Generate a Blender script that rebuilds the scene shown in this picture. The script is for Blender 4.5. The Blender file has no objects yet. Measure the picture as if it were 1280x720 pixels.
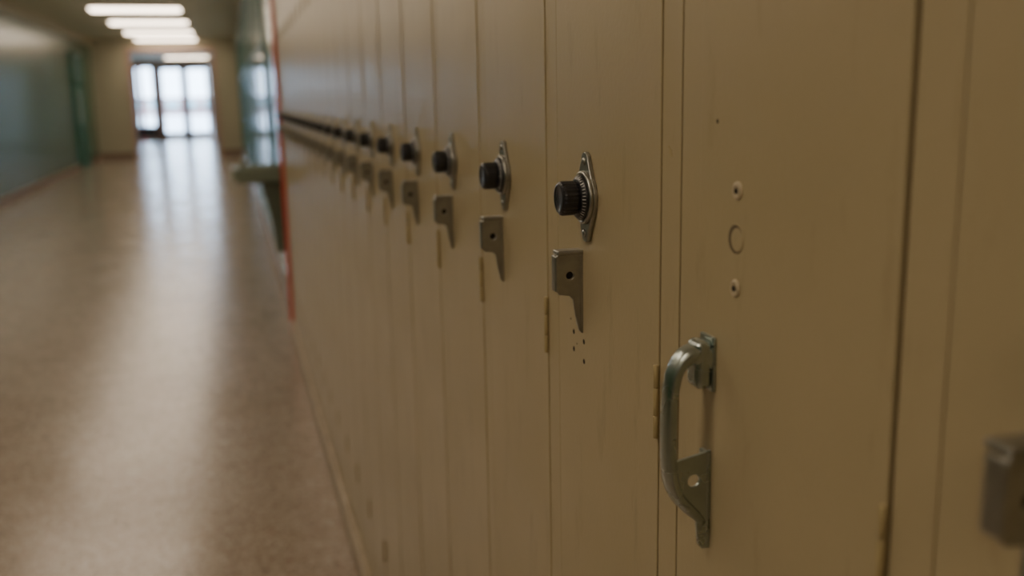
import bpy, bmesh, math, random
from mathutils import Vector, Matrix
random.seed(4)
scene=bpy.context.scene
scene.view_settings.view_transform='AgX'
scene.view_settings.look='None'
scene.view_settings.exposure=0.0
COL=bpy.context.collection

# ------------------------------------------------------------ materials
def mat(name,color,rough=.5,metal=0.0,var=None,vscale=6,vamt=.5,bump=0,bscale=80,emis=None,estr=0,coat=0,rvar=0,dirt=None):
    m=bpy.data.materials.new(name); m.use_nodes=True
    nt=m.node_tree; N=nt.nodes; L=nt.links; b=N['Principled BSDF']
    b.inputs['Base Color'].default_value=(*color,1); b.inputs['Roughness'].default_value=rough
    b.inputs['Metallic'].default_value=metal
    if coat: b.inputs['Coat Weight'].default_value=coat; b.inputs['Coat Roughness'].default_value=.15
    tc=N.new('ShaderNodeTexCoord')
    if var:
        n=N.new('ShaderNodeTexNoise'); n.inputs['Scale'].default_value=vscale; n.inputs['Detail'].default_value=6
        L.new(tc.outputs['Object'],n.inputs['Vector'])
        r=N.new('ShaderNodeValToRGB'); r.color_ramp.elements[0].position=.5-vamt/2; r.color_ramp.elements[1].position=.5+vamt/2
        r.color_ramp.elements[0].color=(*color,1); r.color_ramp.elements[1].color=(*var,1)
        L.new(n.outputs['Fac'],r.inputs['Fac']); L.new(r.outputs['Color'],b.inputs['Base Color'])
        if rvar:
            mr=N.new('ShaderNodeMapRange'); mr.inputs['To Min'].default_value=rough-rvar; mr.inputs['To Max'].default_value=rough+rvar
            L.new(n.outputs['Fac'],mr.inputs['Value']); L.new(mr.outputs['Result'],b.inputs['Roughness'])
        if dirt:
            # worn scuffs: streaky stretched noise, more frequent toward the floor
            g=N.new('ShaderNodeNewGeometry'); sp=N.new('ShaderNodeSeparateXYZ'); L.new(g.outputs['Position'],sp.inputs[0])
            hz=N.new('ShaderNodeMapRange'); hz.inputs['From Min'].default_value=.1; hz.inputs['From Max'].default_value=1.6
            hz.inputs['To Min'].default_value=.11; hz.inputs['To Max'].default_value=0.0; L.new(sp.outputs['Z'],hz.inputs['Value'])
            mp=N.new('ShaderNodeMapping'); mp.inputs['Scale'].default_value=(1,14,3); L.new(g.outputs['Position'],mp.inputs['Vector'])
            dn=N.new('ShaderNodeTexNoise'); dn.inputs['Scale'].default_value=2.2; dn.inputs['Detail'].default_value=8; dn.inputs['Roughness'].default_value=.65
            L.new(mp.outputs[0],dn.inputs['Vector'])
            ad=N.new('ShaderNodeMath'); ad.operation='ADD'; L.new(dn.outputs['Fac'],ad.inputs[0]); L.new(hz.outputs['Result'],ad.inputs[1])
            rr=N.new('ShaderNodeMapRange'); rr.inputs['From Min'].default_value=.58; rr.inputs['From Max'].default_value=.74; rr.inputs['To Max'].default_value=.55
            L.new(ad.outputs[0],rr.inputs['Value'])
            mx=N.new('ShaderNodeMix'); mx.data_type='RGBA'; mx.inputs[7].default_value=(*dirt,1)
            L.new(rr.outputs['Result'],mx.inputs[0]); L.new(r.outputs['Color'],mx.inputs[6]); L.new(mx.outputs[2],b.inputs['Base Color'])
    if bump:
        n2=N.new('ShaderNodeTexNoise'); n2.inputs['Scale'].default_value=bscale; n2.inputs['Detail'].default_value=3
        L.new(tc.outputs['Object'],n2.inputs['Vector'])
        bp=N.new('ShaderNodeBump'); bp.inputs['Strength'].default_value=bump; bp.inputs['Distance'].default_value=.002
        L.new(n2.outputs['Fac'],bp.inputs['Height']); L.new(bp.outputs['Normal'],b.inputs['Normal'])
    if emis:
        b.inputs['Emission Color'].default_value=(*emis,1); b.inputs['Emission Strength'].default_value=estr
    return m

M_PAINT=mat('locker_enamel',(.425,.352,.212),.35,var=(.39,.32,.185),vscale=5,bump=.08,bscale=160,rvar=.05,dirt=(.29,.22,.115))
M_HINGE=mat('hinge_enamel',(.44,.355,.18),.4,var=(.36,.285,.145),vscale=60)
M_DARK=mat('dark_gap',(.12,.095,.055),.8)
M_GAP=mat('painted_gap',(.24,.195,.115),.7)
M_CHROME=mat('satin_chrome',(.46,.52,.49),.28,1.0,var=(.36,.41,.38),vscale=45,rvar=.08)
M_STEEL=mat('worn_nickel',(.46,.46,.43),.36,1.0,var=(.33,.33,.30),vscale=60,rvar=.08)
M_BLACK=mat('black_dial_plastic',(.012,.013,.017),.32,var=(.02,.02,.024),vscale=30)
M_WHITE=mat('dial_tick_white',(.75,.75,.72),.5)
M_HOLE=mat('hole_shade_and_chip',(.02,.016,.012),.9)
M_RIVET=mat('painted_rivet',(.52,.44,.30),.35,var=(.44,.37,.24),vscale=60)
M_CURB=mat('curb_paint',(.48,.41,.30),.5,var=(.36,.29,.19),vscale=7,bump=.2,dirt=(.24,.18,.11))
M_RED=mat('red_paint',(.70,.07,.05),.4,var=(.6,.055,.045),vscale=8)
M_CEIL=mat('ceiling_paint',(.76,.74,.62),.8,var=(.72,.70,.58),vscale=3)
M_BEIGE=mat('beige_wall_paint',(.46,.42,.30),.55,var=(.43,.39,.28),vscale=2)
M_TEAL=mat('teal_frame_paint',(.06,.19,.15),.35,var=(.05,.155,.125),vscale=5)
M_FOUNT=mat('fountain_enamel',(.22,.245,.19),.3,var=(.19,.215,.16),vscale=8)
M_DOORM=mat('aluminium_door_frame',(.52,.36,.28),.45,var=(.46,.32,.24),vscale=4)
M_LAMPF=mat('fixture_frame',(.5,.48,.43),.5)
M_LAMP=mat('fluorescent_lens',(.9,.85,.75),.5,emis=(1.0,.82,.63),estr=11.3)
M_BASE=mat('baseboard_rubber',(.26,.18,.13),.4,var=(.2,.14,.10),vscale=5)
M_SNOW=mat('outdoor_snow',(.8,.82,.85),.8,var=(.7,.73,.78),vscale=.5)
M_BRICK=mat('distant_brick',(.40,.26,.24),.8,var=(.30,.2,.19),vscale=1.5)
M_BENCH=mat('dark_bench_wood',(.03,.03,.04),.5,var=(.02,.02,.025),vscale=5)

def glass_mat(name,tint,gl=.12):
    m=bpy.data.materials.new(name); m.use_nodes=True; nt=m.node_tree; N=nt.nodes; L=nt.links
    N.remove(N['Principled BSDF']); o=N['Material Output']
    t=N.new('ShaderNodeBsdfTransparent'); t.inputs['Color'].default_value=(*tint,1)
    g=N.new('ShaderNodeBsdfGlossy'); g.inputs['Roughness'].default_value=.03
    fr=N.new('ShaderNodeFresnel'); fr.inputs['IOR'].default_value=1.5
    mx=N.new('ShaderNodeMixShader'); L.new(fr.outputs[0],mx.inputs[0]); L.new(t.outputs[0],mx.inputs[1]); L.new(g.outputs[0],mx.inputs[2])
    L.new(mx.outputs[0],o.inputs['Surface']); return m
M_GLASS=glass_mat('door_glass',(.88,.94,1.0))
M_PANE=mat('display_glass',(.30,.42,.44),.08,var=(.24,.36,.38),vscale=2)

# terrazzo
def terrazzo():
    m=bpy.data.materials.new('terrazzo'); m.use_nodes=True; nt=m.node_tree; N=nt.nodes; L=nt.links; b=N['Principled BSDF']
    tc=N.new('ShaderNodeTexCoord')
    v=N.new('ShaderNodeTexVoronoi'); v.inputs['Scale'].default_value=95; L.new(tc.outputs['Object'],v.inputs['Vector'])
    s=N.new('ShaderNodeSeparateColor'); L.new(v.outputs['Color'],s.inputs[0])
    r=N.new('ShaderNodeValToRGB'); cr=r.color_ramp; cr.interpolation='CONSTANT'
    cols=[(0,(.37,.305,.235)),(.3,(.32,.255,.195)),(.5,(.42,.355,.28)),(.74,(.22,.16,.12)),(.84,(.50,.435,.355)),(.93,(.33,.235,.185))]
    while len(cr.elements)<len(cols): cr.elements.new(.5)
    for e,(p,c) in zip(cr.elements,cols): e.position=p; e.color=(*c,1)
    L.new(s.outputs[0],r.inputs['Fac'])
    n=N.new('ShaderNodeTexNoise'); n.inputs['Scale'].default_value=1.6; n.inputs['Detail'].default_value=5; L.new(tc.outputs['Object'],n.inputs['Vector'])
    mr=N.new('ShaderNodeMapRange'); mr.inputs['To Min'].default_value=.14; mr.inputs['To Max'].default_value=.32; L.new(n.outputs['Fac'],mr.inputs['Value'])
    L.new(mr.outputs['Result'],b.inputs['Roughness'])
    b.inputs['Coat Weight'].default_value=.18; b.inputs['Coat Roughness'].default_value=.20
    n3=N.new('ShaderNodeTexNoise'); n3.inputs['Scale'].default_value=7; n3.inputs['Detail'].default_value=5; L.new(tc.outputs['Object'],n3.inputs['Vector'])
    mx=N.new('ShaderNodeMix'); mx.data_type='RGBA'; mx.blend_type='MULTIPLY'; mx.inputs[0].default_value=.4
    r2=N.new('ShaderNodeValToRGB'); r2.color_ramp.elements[0].position=.35; r2.color_ramp.elements[0].color=(.75,.66,.6,1); r2.color_ramp.elements[1].position=.65
    L.new(n3.outputs['Fac'],r2.inputs['Fac']); L.new(r.outputs['Color'],mx.inputs[6]); L.new(r2.outputs['Color'],mx.inputs[7])
    L.new(mx.outputs[2],b.inputs['Base Color'])
    bp=N.new('ShaderNodeBump'); bp.inputs['Strength'].default_value=.06; bp.inputs['Distance'].default_value=.01
    n4=N.new('ShaderNodeTexNoise'); n4.inputs['Scale'].default_value=3; L.new(tc.outputs['Object'],n4.inputs['Vector'])
    L.new(n4.outputs['Fac'],bp.inputs['Height']); L.new(bp.outputs['Normal'],b.inputs['Normal'])
    return m
M_FLOOR=terrazzo()

def tile_mat(name,c1,c2,mortar,rough):
    m=bpy.data.materials.new(name); m.use_nodes=True; nt=m.node_tree; N=nt.nodes; L=nt.links; b=N['Principled BSDF']
    tc=N.new('ShaderNodeTexCoord'); sp=N.new('ShaderNodeSeparateXYZ'); cb=N.new('ShaderNodeCombineXYZ')
    L.new(tc.outputs['Object'],sp.inputs[0]); L.new(sp.outputs['Y'],cb.inputs['X']); L.new(sp.outputs['Z'],cb.inputs['Y'])
    br=N.new('ShaderNodeTexBrick'); br.inputs['Scale'].default_value=1; br.inputs['Brick Width'].default_value=.6; br.inputs['Row Height'].default_value=.3
    br.inputs['Mortar Size'].default_value=.008; br.inputs['Color1'].default_value=(*c1,1); br.inputs['Color2'].default_value=(*c2,1); br.inputs['Mortar'].default_value=(*mortar,1)
    L.new(cb.outputs[0],br.inputs['Vector']); L.new(br.outputs['Color'],b.inputs['Base Color'])
    bp=N.new('ShaderNodeBump'); bp.inputs['Strength'].default_value=.4; bp.inputs['Distance'].default_value=-.004
    L.new(br.outputs['Fac'],bp.inputs['Height']); L.new(bp.outputs['Normal'],b.inputs['Normal'])
    b.inputs['Roughness'].default_value=rough; return m
M_TILE=tile_mat('green_glazed_block',(.065,.145,.092),(.056,.127,.08),(.035,.078,.05),.25)

# ------------------------------------------------------------ mesh helpers
class MB:
    """accumulates parts into one mesh with material slots"""
    def __init__(s): s.bm=bmesh.new(); s.mats=[]
    def mi(s,m):
        if m not in s.mats: s.mats.append(m)
        return s.mats.index(m)
    def _fin(s,faces,m,smooth):
        i=s.mi(m)
        for f in faces: f.material_index=i; f.smooth=smooth
    def box(s,a,b,m,bev=0,seg=2):
        t=bmesh.new(); bmesh.ops.create_cube(t,size=1)
        for v in t.verts:
            v.co=Vector([(a[k]+b[k])/2+v.co[k]*(b[k]-a[k]) for k in range(3)])
        if bev: bmesh.ops.bevel(t,geom=t.edges[:],offset=bev,segments=seg,affect='EDGES',profile=.5)
        s.add(t,m,False)
    def add(s,t,m,smooth):
        me=bpy.data.meshes.new('t'); t.to_mesh(me); t.free()
        n0=len(s.bm.faces); s.bm.from_mesh(me); bpy.data.meshes.remove(me)
        s.bm.faces.ensure_lookup_table(); s._fin(s.bm.faces[n0:],m,smooth)
    def lathe(s,prof,axis_pt,axis,m,n=40,smooth=True,radf=None):
        ax=Vector(axis).normalized(); o=Vector(axis_pt)
        e1=ax.orthogonal().normalized(); e2=ax.cross(e1); t=bmesh.new(); rings=[]
        for (r,h) in prof:
            ring=[]
            for i in range(n):
                a=2*math.pi*i/n; rr=r*(radf(i) if radf and r>1e-6 else 1)
                ring.append(t.verts.new(o+ax*h+(e1*math.cos(a)+e2*math.sin(a))*rr))
            rings.append(ring)
        for A,B in zip(rings,rings[1:]):
            for i in range(n):
                t.faces.new((A[i],A[(i+1)%n],B[(i+1)%n],B[i]))
        t.faces.new(rings[0][::-1]); t.faces.new(rings[-1])
        bmesh.ops.recalc_face_normals(t,faces=t.faces[:])
        s.add(t,m,smooth)
    def plate(s,outlines,thick,bev,m,mtx,smooth=False):
        cu=bpy.data.curves.new('p','CURVE'); cu.dimensions='2D'; cu.fill_mode='BOTH'
        cu.extrude=max(thick/2-bev,.00001); cu.bevel_depth=bev; cu.bevel_resolution=2; cu.offset=-bev
        for o in outlines:
            sp=cu.splines.new('POLY'); sp.points.add(len(o)-1); sp.use_cyclic_u=True
            for p,q in zip(sp.points,o): p.co=(q[0],q[1],0,1)
        ob=bpy.data.objects.new('p',cu); COL.objects.link(ob)
        dg=bpy.context.evaluated_depsgraph_get(); me=bpy.data.meshes.new_from_object(ob.evaluated_get(dg))
        bpy.data.objects.remove(ob); bpy.data.curves.remove(cu)
        t=bmesh.new(); t.from_mesh(me); bpy.data.meshes.remove(me); bmesh.ops.remove_doubles(t,verts=t.verts[:],dist=1e-6)
        t.transform(mtx); bmesh.ops.recalc_face_normals(t,faces=t.faces[:]); s.add(t,m,smooth)
    def sweep(s,path,secs,m,yc):
        t=bmesh.new(); rings=[]; n=20
        for i,(p,(wy,wt)) in enumerate(zip(path,secs)):
            a=path[max(i-1,0)]; b=path[min(i+1,len(path)-1)]
            tg=Vector((b[0]-a[0],0,b[1]-a[1])).normalized(); nn=Vector((-tg.z,0,tg.x))
            ring=[]
            for k in range(n):
                an=2*math.pi*k/n; ca,sa=math.cos(an),math.sin(an)
                cx=math.copysign(abs(ca)**.6,ca); sx=math.copysign(abs(sa)**.6,sa)
                ring.append(t.verts.new(Vector((p[0],yc,p[1]))+Vector((0,1,0))*wy*cx+nn*wt*sx))
            rings.append(ring)
        for A,B in zip(rings,rings[1:]):
            for k in range(n): t.faces.new((A[k],A[(k+1)%n],B[(k+1)%n],B[k]))
        t.faces.new(rings[0][::-1]); t.faces.new(rings[-1])
        bmesh.ops.recalc_face_normals(t,faces=t.faces[:]); s.add(t,m,True)
    def mesh(s,name):
        me=bpy.data.meshes.new(name); s.bm.to_mesh(me); s.bm.free()
        for m in s.mats: me.materials.append(m)
        return me
def obj(name,me,loc=(0,0,0),parent=None):
    o=bpy.data.objects.new(name,me); o.location=loc; COL.objects.link(o)
    if parent: o.parent=parent
    return o
def empty(name,loc):
    e=bpy.data.objects.new(name,None); e.location=loc; e.empty_display_size=.1; COL.objects.link(e); return e
def boxobj(name,a,b,m,bev=0):
    mb=MB(); mb.box(a,b,m,bev); return obj(name,mb.mesh(name))

# ------------------------------------------------------------ constants
XF=.337; CZ=1.606; P=.305; Y0=.700
XL=-3.65; CEIL=3.40; YEND=30.5; YLOCK=Y0+P*20; YB=-6.0; YD=46.0
LTOP=2.25; LBOT=.10

# ------------------------------------------------------------ locker meshes  (local: x=0 face, -x toward hall)
def body_mesh(g_h,g_s,depth=.0022,gapm=None):
    mb=MB()
    H=.0375; E=.272
    D=.32
    mb.box((depth,.001,LBOT),(D,.304,LTOP),gapm or M_GAP)
    mb.box((0,g_s,LBOT),(.012,H-g_h,LTOP),M_PAINT,.0007)
    mb.box((0,E+.0003,LBOT),(.012,.3048,LTOP),M_PAINT,.0007)
    mb.box((.0003,H-.002,LTOP-.035),(.012,E+.002,LTOP-.0005),M_PAINT,.001)
    mb.box((.0003,H-.002,LBOT+.0005),(.012,E+.002,LBOT+.04),M_PAINT,.001)
    z0,z1=LBOT+.042,LTOP-.037
    mb.box((-.0010,H+g_h*.5,z0),(.011,E-.0002,z1),M_PAINT,.0009,3)
    return mb.mesh('locker_body')
def hinge_mesh():
    mb=MB()
    for zc in (CZ-.26,LTOP-.25,LBOT+.25):
        for a,b in ((-.0325,-.0125),(-.0122,.0122),(.0125,.0325)):
            mb.lathe([(.0024,a),(.0027,a+.0004),(.0027,b-.0004),(.0024,b)],(-.0022,.0395,zc),(0,0,1),M_HINGE,16)
    return mb.mesh('hinge')
YZ=Matrix(((0,0,1,0),(1,0,0,0),(0,1,0,0),(0,0,0,1)))
XZ=Matrix(((1,0,0,0),(0,0,1,0),(0,1,0,0),(0,0,0,1)))
def circ(cx,cy,r,n=24): return [(cx+r*math.cos(2*math.pi*i/n),cy+r*math.sin(2*math.pi*i/n)) for i in range(n)]
def lock_mesh():
    mb=MB(); yc=.206; zc=CZ-.100
    R=.0265; hh=.0445; w=.0085
    a0=math.radians(46)
    def quarter(sx,sz):
        q=[]
        for i in range(12):
            a=a0*i/11; q.append((sx*R*math.cos(a),sz*R*math.sin(a)))
        xs,zs=R*math.cos(a0),R*math.sin(a0)
        for i in range(1,7):
            t=i/6; q.append((sx*(xs+(w-xs)*t),sz*(zs+(hh-w*.8-zs)*t)))
        for i in range(1,7):
            a=math.pi/2*i/6; q.append((sx*w*math.cos(a),sz*(hh-w*.8+w*.8*math.sin(a))))
        return q
    q1=quarter(1,1); q2=quarter(-1,1)[::-1]; q3=quarter(-1,-1); q4=quarter(1,-1)[::-1]
    out=q1+q2[1:]+q3[1:]+q4[1:-1]
    mb.plate([out],.0046,.0012,M_STEEL,Matrix.Translation((-.0034,yc,zc))@YZ)
    mb.lathe([(.0262,0),(.0262,.003),(.0252,.0042),(.0232,.0046),(.0228,.003)],(-.0052,yc,zc),(-1,0,0),M_STEEL,48)
    for s in (1,-1):
        mb.lathe([(.0040,0),(.0036,.0012),(.002,.0022),(.0005,.0024)],(-.0056,yc,zc+s*.0355),(-1,0,0),M_STEEL,18)
    mb.lathe([(.0226,0),(.0226,.0022),(.0215,.0040),(.0190,.0062),(.0178,.0066)],(-.0083,yc,zc),(-1,0,0),M_BLACK,48)
    for i in range(40):
        a=2*math.pi*i/40; big=(i%5==0)
        r0,r1=(.0193,.0222) if big else (.0205,.0222)
        c=Vector((0,math.cos(a),math.sin(a))); tdir=Vector((0,-math.sin(a),math.cos(a)))*(.0004 if big else .00026)
        t=bmesh.new(); vs=[]
        for r,x in ((r0,-.0083-.0062),(r1,-.0083-.0035)):
            for sg in (-1,1): vs.append(t.verts.new(Vector((x-.0002,yc,zc))+c*r+tdir*sg))
        t.faces.new((vs[0],vs[1],vs[3],vs[2])); mb.add(t,M_WHITE,False)
    fl=lambda i: 1.0 if i%4<2 else .975
    mb.lathe([(.0158,0),(.0168,.004),(.0170,.0150),(.0162,.0172),(.0145,.0182)],(-.0140,yc,zc),(-1,0,0),M_BLACK,96,False,fl)
    mb.lathe([(.0150,0),(.0147,.0006),(.0120,.0010),(.0115,.0002)],(-.0320,yc,zc),(-1,0,0),M_BLACK,48)
    return mb.mesh('combination_lock')
def fin_outline(zt,prot,h,leg,legw):
    zb=zt-h
    o=[(.0,zt+.001),(-prot*.55,zt+.0005),(-prot+.003,zt-.003),(-prot,zt-.0065),(-prot+.001,zb+.006),(-prot+.004,zb+.0015),(-legw-.004,zb),
       (-legw,zb-.004),(-legw*.8,zb-leg*.5),(-legw*.45,zb-leg+.003),(-legw*.2,zb-leg),(0,zb-leg)]
    return o[::-1]
def latch_mesh():
    mb=MB(); y=.2255; zt=CZ-.156
    o=fin_outline(zt,.0305,.046,.040,.0118)
    hole=circ(-.0148,zt-.025,.0042)
    mb.plate([o,hole],.0030,.0007,M_STEEL,Matrix.Translation((0,y,0))@XZ)
    mb.box((-.0285,y-.0030,zt-.0040),(.0,y+.014,zt+.0010),M_STEEL,.0018,3)
    mb.box((-.0312,y-.0036,zt-.041),(-.0275,y+.010,zt-.004),M_STEEL,.0016,3)
    mb.box((-.0045,y-.002,zt-.080),(-.0005,y+.012,zt-.004),M_STEEL,.001)
    mb.lathe([(.0041,0),(.0041,.0012)],(-.0148,y+.0015,zt-.025),(0,1,0),M_HOLE,20,False)
    return mb.mesh('latch_pull')
def pull_mesh():
    mb=MB(); y=.251
    ctrl=[(.0,-.196),(-.009,-.194),(-.018,-.1935),(-.0255,-.1985),(-.0305,-.208),(-.0330,-.222),(-.0340,-.240),(-.0340,-.262),(-.0335,-.278),(-.0315,-.293),(-.0265,-.305),(-.0190,-.314),(-.0120,-.321),(-.006,-.328)]
    path=[];secs=[]
    def cr(p0,p1,p2,p3,t): return tuple(.5*((2*p1[i])+(-p0[i]+p2[i])*t+(2*p0[i]-5*p1[i]+4*p2[i]-p3[i])*t*t+(-p0[i]+3*p1[i]-3*p2[i]+p3[i])*t**3) for i in (0,1))
    for i in range(len(ctrl)-1):
        p=[ctrl[max(i-1,0)],ctrl[i],ctrl[i+1],ctrl[min(i+2,len(ctrl)-1)]]
        for k in range(4): path.append(cr(*p,k/4))
    path.append(ctrl[-1])
    n=len(path)
    for i in range(n):
        t=i/(n-1)
        wy=.0112-.0028*math.sin(math.pi*min(1,t*1.1)); wt=.0046
        if t<.25: wt=.0046+.0058*(1-t/.25)
        if t>.85: wy*= 1-.4*(t-.85)/.15; wt*=1-.3*(t-.85)/.15
        secs.append((wy,wt))
    path=[(a,b+CZ) for a,b in path]
    mb.sweep(path,secs,M_CHROME,y)
    mb.box((-.004,y-.0114,CZ-.221),(-.0008,y+.0114,CZ-.179),M_CHROME,.0012)
    mb.box((-.016,y-.0104,CZ-.219),(-.003,y+.0104,CZ-.182),M_CHROME,.0052,4)
    zt=CZ-.269
    o=[(.0,zt),(-.031,zt-.006),(-.033,zt-.012),(-.031,zt-.028),(-.024,zt-.040),(-.0125,zt-.046),(-.0120,zt-.060),(-.0105,zt-.076),(-.007,zt-.080),(.0,zt-.080)][::-1]
    mb.plate([o,circ(-.0150,zt-.023,.0050)],.0034,.0008,M_CHROME,Matrix.Translation((0,y-.004,0))@XZ)
    mb.box((-.0045,y-.006,zt-.078),(-.0005,y+.008,zt-.002),M_CHROME,.001)
    for dz in (-.068,-.137):
        mb.lathe([(.0066,0),(.0062,.0012),(.0040,.0022),(.0032,.0012)],(-.0008,.214,CZ+dz),(-1,0,0),M_RIVET,28)
        mb.lathe([(.0020,0),(.0020,.0006)],(-.0024,.214,CZ+dz),(-1,0,0),M_HOLE,16,False)
    mb.lathe([(.0110,0),(.0108,.0004),(.0102,.0005),(.0096,.0001)],(-.0009,.215,CZ-.102),(-1,0,0),M_PAINT,36,False)
    mb.lathe([(.0102,0),(.0102,.0003)],(-.0012,.215,CZ-.102),(-1,0,0),M_DARK,36,False)
    mb.lathe([(.0084,0),(.0082,.0003)],(-.0014,.2128,CZ-.1022),(-1,0,0),M_PAINT,36,False)
    mb.lathe([(.0017,0),(.0017,.0002)],(-.0009,.246,CZ-.021),(-1,0,0),M_HOLE,7,False)  # dark paint chip on the door, in the same colour as the hole shade
    return mb.mesh('pull_handle')
def dots_mesh():
    mb=MB()
    for (yy,zz) in ((.253,-.247),(.222,-.251),(.253,-.266),(.222,-.272)):
        mb.lathe([(.0028,0),(.0028,.0003)],(-.0009,yy,CZ+zz),(-1,0,0),M_HOLE,14,False)
    for (yy,zz,r) in ((.262,-.235,.0012),(.243,-.258,.001)):
        mb.lathe([(r,0),(r,.0003)],(-.0009,yy,CZ+zz),(-1,0,0),M_HOLE,8,False)
    for (yy,zz,r) in ((.021,-.046,.0022),(.019,-.049,.0016),(.024,-.043,.0012)):
        mb.lathe([(r,0),(r,.0002)],(-.0000,yy,CZ+zz),(-1,0,0),M_HINGE,6,False)
    return mb.mesh('screw_holes')
ME_B=body_mesh(.0004,.0001); ME_B0=body_mesh(.0006,.0022,.006,M_DARK); ME_BN=body_mesh(.0022,.0008,.006,M_DARK)
ME_H=hinge_mesh(); ME_L=lock_mesh(); ME_F=latch_mesh(); ME_P=pull_mesh(); ME_D=dots_mesh()
for k in range(-7,20):
    e=empty('school_locker',(XF,Y0+P*k,0))
    obj('body_and_door',ME_B0 if k==0 else (ME_BN if k==-1 else ME_B),parent=e); obj('hinges',ME_H,parent=e)
    if k==-1: obj('pull_handle',ME_P,parent=e)
    else:
        obj('combination_lock',ME_L,parent=e); obj('latch_pull',ME_F,(0,.007,.004) if k==-2 else (0,0,0),parent=e)
    if k==0: obj('screw_holes',ME_D,parent=e)

# ------------------------------------------------------------ room shell
YS=Y0-7*P
boxobj('floor',(XL-1.6,YB,-.1),(XF+1.2,YD+.3,0),M_FLOOR)
boxobj('ceiling',(XL-1.6,YB,CEIL),(XF+1.2,YD+.3,CEIL+.1),M_CEIL)
boxobj('wall_left',(XL-.2,YB,0),(XL,YEND,CEIL),M_TILE)
boxobj('trim_1',(XL,YB,3.2),(XL+.03,YEND,CEIL),M_BEIGE,.004)
boxobj('baseboard_left',(XL,YB,0),(XL+.02,YEND,.14),M_BASE,.004)
boxobj('wall_right',(XF+.33,YB,0),(XF+.5,YLOCK+.02,CEIL),M_BEIGE)
boxobj('trim_2',(XF+.001,YS,LTOP+.001),(XF+.329,YLOCK,CEIL),M_PAINT,.002)
boxobj('trim_3',(XF-.022,YS,0),(XF+.32,YLOCK,LBOT-.002),M_CURB,.006)
boxobj('wall_right_far',(XF+.02,YLOCK+.055,0),(XF+.5,YEND,CEIL),M_TILE)
boxobj('wall_right_near',(XF,YB,0),(XF+.32,YS-.01,CEIL),M_BEIGE)
boxobj('trim_4',(XF-.024,YLOCK+.004,0),(XF+.5,YLOCK+.05,CEIL),M_RED,.004)
boxobj('baseboard_right',(XF+.0,YLOCK+.06,0),(XF+.02,YEND,.14),M_BASE,.004)
boxobj('wall_back',(XL-.2,YB-.2,0),(XF+.5,YB,CEIL),M_BEIGE)
OL,OR,OT=-2.62,-.33,3.08
mb=MB()
mb.box((XL-.2,YEND,0),(OL,YEND+.25,CEIL),M_BEIGE); mb.box((OR,YEND,0),(XF+.5,YEND+.25,CEIL),M_BEIGE); mb.box((OL,YEND,OT),(OR,YEND+.25,CEIL),M_BEIGE)
obj('wall_end',mb.mesh('wall_end'))
mb=MB()
mb.box((OL-.08,YEND-.03,0),(OL+.02,YEND+.27,OT+.08),M_DOORM,.005); mb.box((OR-.02,YEND-.03,0),(OR+.08,YEND+.27,OT+.08),M_DOORM,.005); mb.box((OL,YEND-.03,OT-.04),(OR,YEND+.27,OT+.08),M_DOORM,.005)
obj('trim_5',mb.mesh('trim_5'))
boxobj('baseboard_end',(XL,YEND-.02,0),(OL-.09,YEND,.2),M_BASE,.004)
boxobj('baseboard_end_right',(OR+.09,YEND-.02,0),(XF+.02,YEND,.2),M_BASE,.004)
boxobj('wall_vestibule_left',(-4.6,YEND+.25,0),(-4.4,YD,CEIL),M_BEIGE)
boxobj('wall_vestibule_right',(.6,YEND+.25,0),(.8,YD,CEIL),M_BEIGE)
mb=MB()
DL,DR,DT=-2.88,-.66,3.22
SL=-4.1
mb.box((-4.6,YD,0),(SL,YD+.2,CEIL),M_BEIGE); mb.box((DR,YD,0),(.8,YD+.2,CEIL),M_BEIGE)
mb.box((SL,YD,DT),(DR,YD+.2,CEIL),M_BEIGE)
obj('wall_entrance',mb.mesh('wall_entrance'))
def leaf(name,x0,x1,y,top,frame):
    e=empty(name,((x0+x1)/2,y,0)); w=(x1-x0)/2; s=.14
    mb=MB()
    mb.box((-w,-.03,0),(-w+s,.03,top),frame,.004); mb.box((w-s,-.03,0),(w,.03,top),frame,.004)
    mb.box((-w,-.03,top-.16),(w,.03,top),frame,.004); mb.box((-w,-.03,0.01),(w,.03,.30),frame,.004); mb.box((-w,-.03,1.27),(w,.03,1.36),frame,.004)
    obj('stiles_and_rails',mb.mesh('leaf'),parent=e)
    mb=MB(); mb.box((-w+s,-.004,.3),(w-s,.004,top-.14),M_GLASS); obj('glass',mb.mesh('glass'),parent=e)
    mb=MB(); mb.box((-w+.1,-.10,1.27),(w-.1,-.07,1.33),M_STEEL,.008)
    for sx in (-1,1): mb.box((sx*(w-.12)-.02,-.09,1.28),(sx*(w-.12)+.02,-.02,1.32),M_STEEL,.004)
    obj('push_bar',mb.mesh('bar'),parent=e)
xm=(DL+DR)/2
leaf('door_1',DL+.06,xm-.02,YD+.1,DT-.06,M_DOORM); leaf('door_2',xm+.02,DR-.06,YD+.1,DT-.06,M_DOORM)
mb=MB()
for x in (DL,xm,DR-.0): mb.box((x-.05 if x!=xm else x-.02,YD-.02,0),(x+.06 if x!=xm else x+.02,YD+.22,DT),M_DOORM,.004)
mb.box((SL,YD-.02,DT-.06),(DR+.06,YD+.22,DT+.05),M_DOORM,.004)
obj('trim_6',mb.mesh('trim_6'))
e=empty('window_1',((SL+DL)/2,YD+.1,0)); w=(DL-SL)/2-.05
mb=MB(); mb.box((-w-.0,-.05,0),(-w+.30,.05,DT-.06),M_DOORM,.004); mb.box((w-.18,-.05,0),(w,.05,DT-.06),M_DOORM,.004)
mb.box((-w+.36,-.07,0),(-w+.52,.05,DT-.06),M_RED,.004)
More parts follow.
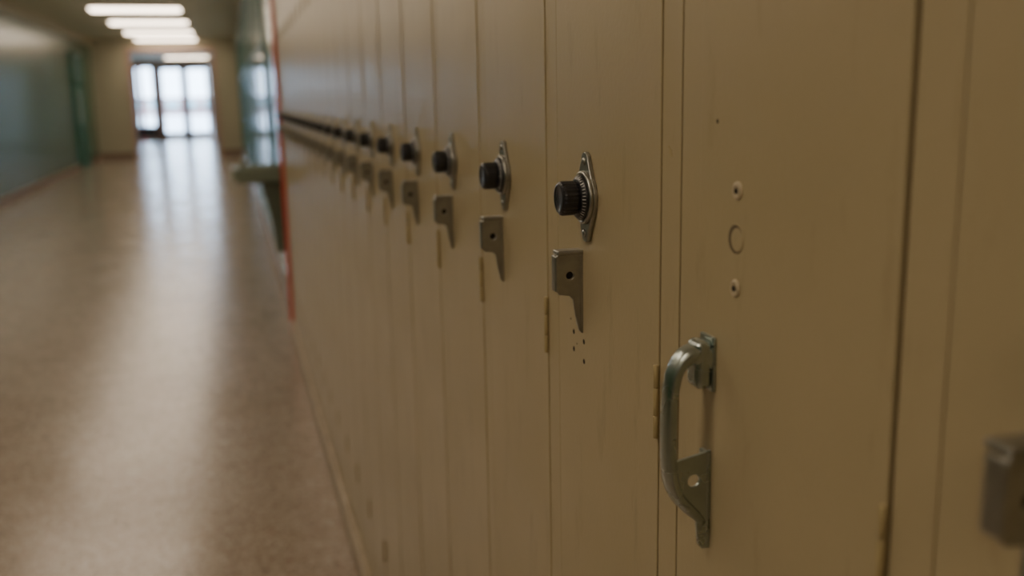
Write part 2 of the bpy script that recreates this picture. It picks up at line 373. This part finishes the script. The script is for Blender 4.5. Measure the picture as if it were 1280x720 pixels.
mb.box((-w,-.05,0),(w,.05,.6),M_DOORM,.004); mb.box((-w,-.05,DT-.15),(w,.05,DT-.06),M_DOORM,.004); mb.box((-w,-.05,1.7),(w,.05,1.78),M_DOORM,.004)
obj('frame',mb.mesh('wf'),parent=e); mb=MB(); mb.box((-w,-.004,.5),(w,.004,DT-.15),M_GLASS); obj('glass',mb.mesh('wg'),parent=e)
e=empty('bench',(-2.95,38.0,0)); mb=MB(); mb.box((-.55,-.3,.40),(.35,.3,.47),M_BENCH,.01)
for x in (-.5,.3):
    for y in (-.25,.25): mb.box((x-.03,y-.03,0),(x+.03,y+.03,.41),M_BENCH,.004)
mb.box((-.55,.25,.47),(.35,.3,.70),M_BENCH,.01); obj('seat_and_legs',mb.mesh('bench'),parent=e)
boxobj('ground_outside',(-60,YD+.3,-.12),(60,YD+110,-.02),M_SNOW)
mb=MB(); mb.box((-30,YD+85,-.02),(30,YD+95,2.2),M_BRICK)
for i in range(-13,14): mb.box((i*2.2-.7,YD+84.9,.9),(i*2.2+.7,YD+85.02,1.8),M_PANE)
obj('distant_building',mb.mesh('db'))

# ------------------------------------------------------------ left wall doorway, right wall glazed cases
def classroom_door(name,x,y0,y1,sgn):
    e=empty(name,(x,(y0+y1)/2,0)); w=(y1-y0)/2; mb=MB()
    def B(xa,xb,ya,yb,za,zb,m):
        xs=sorted((xa*sgn,xb*sgn)); mb.box((xs[0],ya,za),(xs[1],yb,zb),m,.004)
    B(0,.09,-w,-w+.09,0,2.9,M_TEAL); B(0,.09,w-.09,w,0,2.9,M_TEAL); B(0,.09,-w,w,2.8,2.9,M_TEAL); B(0,.07,-w,w,2.12,2.20,M_TEAL)
    B(0,.03,-w+.09,w-.09,.01,2.12,M_TEAL); B(.03,.035,-w+.25,w-.25,1.1,1.95,M_PANE); B(0,.02,-w+.09,w-.09,2.2,2.8,M_PANE)
    B(.03,.09,w-.24,w-.15,1.0,1.03,M_STEEL)
    obj('frame_and_leaf',mb.mesh(name),parent=e)
classroom_door('door_3',XL,26.6,28.0,1)
classroom_door('door_4',XL,11.0,12.4,1)
def display_case(y0,y1,z0=.35):
    e=empty('display_case',(XF+.02,(y0+y1)/2,0)); w=(y1-y0)/2; mb=MB()
    n=max(1,int(round((y1-y0)/1.5))); st=(y1-y0)/n
    for i in range(n+1):
        yy=-w+i*st; mb.box((-.03,yy-.06,z0),(0,yy+.06,3.2),M_TEAL,.004)
    mb.box((-.03,-w,z0),(0,w,z0+.1),M_TEAL,.004); mb.box((-.03,-w,3.12),(0,w,3.22),M_TEAL,.004); mb.box((-.028,-w,2.1),(0,w,2.16),M_TEAL,.004)
    obj('frame',mb.mesh('dc'),parent=e); mb=MB(); mb.box((-.018,-w,z0),(-.012,w,3.15),M_PANE); obj('glass',mb.mesh('dg'),parent=e)
display_case(9.3,13.8); display_case(15.5,20.0); display_case(21.5,29.0)

# ------------------------------------------------------------ drinking fountain
e=empty('drinking_fountain',(XF+.02,8.05,0)); mb=MB()
t=bmesh.new()
def ringpts(xo,y0,y1,z,r):
    pts=[(0,y0,z)]
    for i in range(7): a=math.pi/2*i/6; pts.append((-xo+r-r*math.sin(a),y0+r-r*math.cos(a),z))
    for i in range(7): a=math.pi/2*i/6; pts.append((-xo+r-r*math.cos(a),y1-r+r*math.sin(a),z))
    pts.append((0,y1,z)); return pts
levels=[(.30,.05,.50,.95,.03),(.355,.0,.55,.97,.05),(.365,.0,.55,1.065,.05),(.355,.01,.54,1.075,.05),(.325,.04,.51,1.072,.05),(.26,.10,.45,1.03,.06)]
rings=[[t.verts.new(p) for p in ringpts(x,a,b,z,r)] for (x,a,b,z,r) in levels]
for A,B in zip(rings,rings[1:]):
    n=len(A)
    for i in range(n): t.faces.new((A[i],A[(i+1)%n],B[(i+1)%n],B[i]))
t.faces.new(rings[0][::-1]); t.faces.new(rings[-1]); bmesh.ops.recalc_face_normals(t,faces=t.faces[:]); mb.add(t,M_FOUNT,False)
t=bmesh.new(); vs=[]
for (x,a,b,z) in ((.15,.10,.45,.95),(.09,.14,.41,.72),(.05,.18,.37,.36)):
    vs.append([t.verts.new(p) for p in ((0,a,z),(-x,a,z),(-x,b,z),(0,b,z))])
for A,B in zip(vs,vs[1:]):
    for i in range(4): t.faces.new((A[i],A[(i+1)%4],B[(i+1)%4],B[i]))
t.faces.new(vs[0]); t.faces.new(vs[-1][::-1]); bmesh.ops.recalc_face_normals(t,faces=t.faces[:]); bmesh.ops.bevel(t,geom=t.edges[:],offset=.01,segments=2,affect='EDGES'); mb.add(t,M_FOUNT,False)
obj('basin',mb.mesh('basin'),parent=e)
mb=MB(); mb.lathe([(.016,0),(.014,.03),(.010,.06),(.009,.09),(.014,.10),(.012,.115)],(-.29,.18,1.06),(.15,.1,1),M_CHROME,20)
mb.lathe([(.022,0),(.022,.02),(.012,.03)],(-.345,.30,1.0),(-1,0,0),M_CHROME,20); obj('bubbler_spout',mb.mesh('sp'),parent=e)

# ------------------------------------------------------------ ceiling lights
def lamp_mesh():
    mb=MB(); w,l=.80,.26
    mb.box((-w-.04,-l-.04,-.05),(w+.04,l+.04,0),M_LAMPF,.006); mb.box((-w,-l,-.085),(w,l,-.049),M_LAMP,.004); return mb.mesh('fluorescent')
ME_LAMP=lamp_mesh()
ys=[20.4-3.3*i for i in range(0,8)]+[23.7,27.0,29.9]
for y in ys: obj('ceiling_light',ME_LAMP,(-1.55,y,CEIL))
obj('ceiling_light',ME_LAMP,(-1.45,42.0,CEIL))

# ------------------------------------------------------------ world
w=bpy.data.worlds.new('overcast_sky'); scene.world=w; w.use_nodes=True
bg=w.node_tree.nodes['Background']; bg.inputs['Color'].default_value=(.72,.85,1.0,1); bg.inputs['Strength'].default_value=13.0

# ------------------------------------------------------------ camera
yaw,pitch,roll=.2748,.1946,.0197
F=Vector((math.sin(yaw)*math.cos(pitch),math.cos(yaw)*math.cos(pitch),-math.sin(pitch)))
r=Vector((math.cos(yaw),-math.sin(yaw),0)); u=r.cross(F)
r2=r*math.cos(roll)-u*math.sin(roll); u2=u*math.cos(roll)+r*math.sin(roll)
cam=bpy.data.cameras.new('camera'); co=bpy.data.objects.new('camera',cam); COL.objects.link(co)
m=Matrix((( r2.x,u2.x,-F.x,0),(r2.y,u2.y,-F.y,0),(r2.z,u2.z,-F.z,CZ),(0,0,0,1))); co.matrix_world=m
cam.sensor_width=36; cam.lens=36*1221/1280; cam.clip_start=.02; cam.clip_end=300
cam.dof.use_dof=True; cam.dof.focus_distance=.90; cam.dof.aperture_fstop=3.6
scene.camera=co
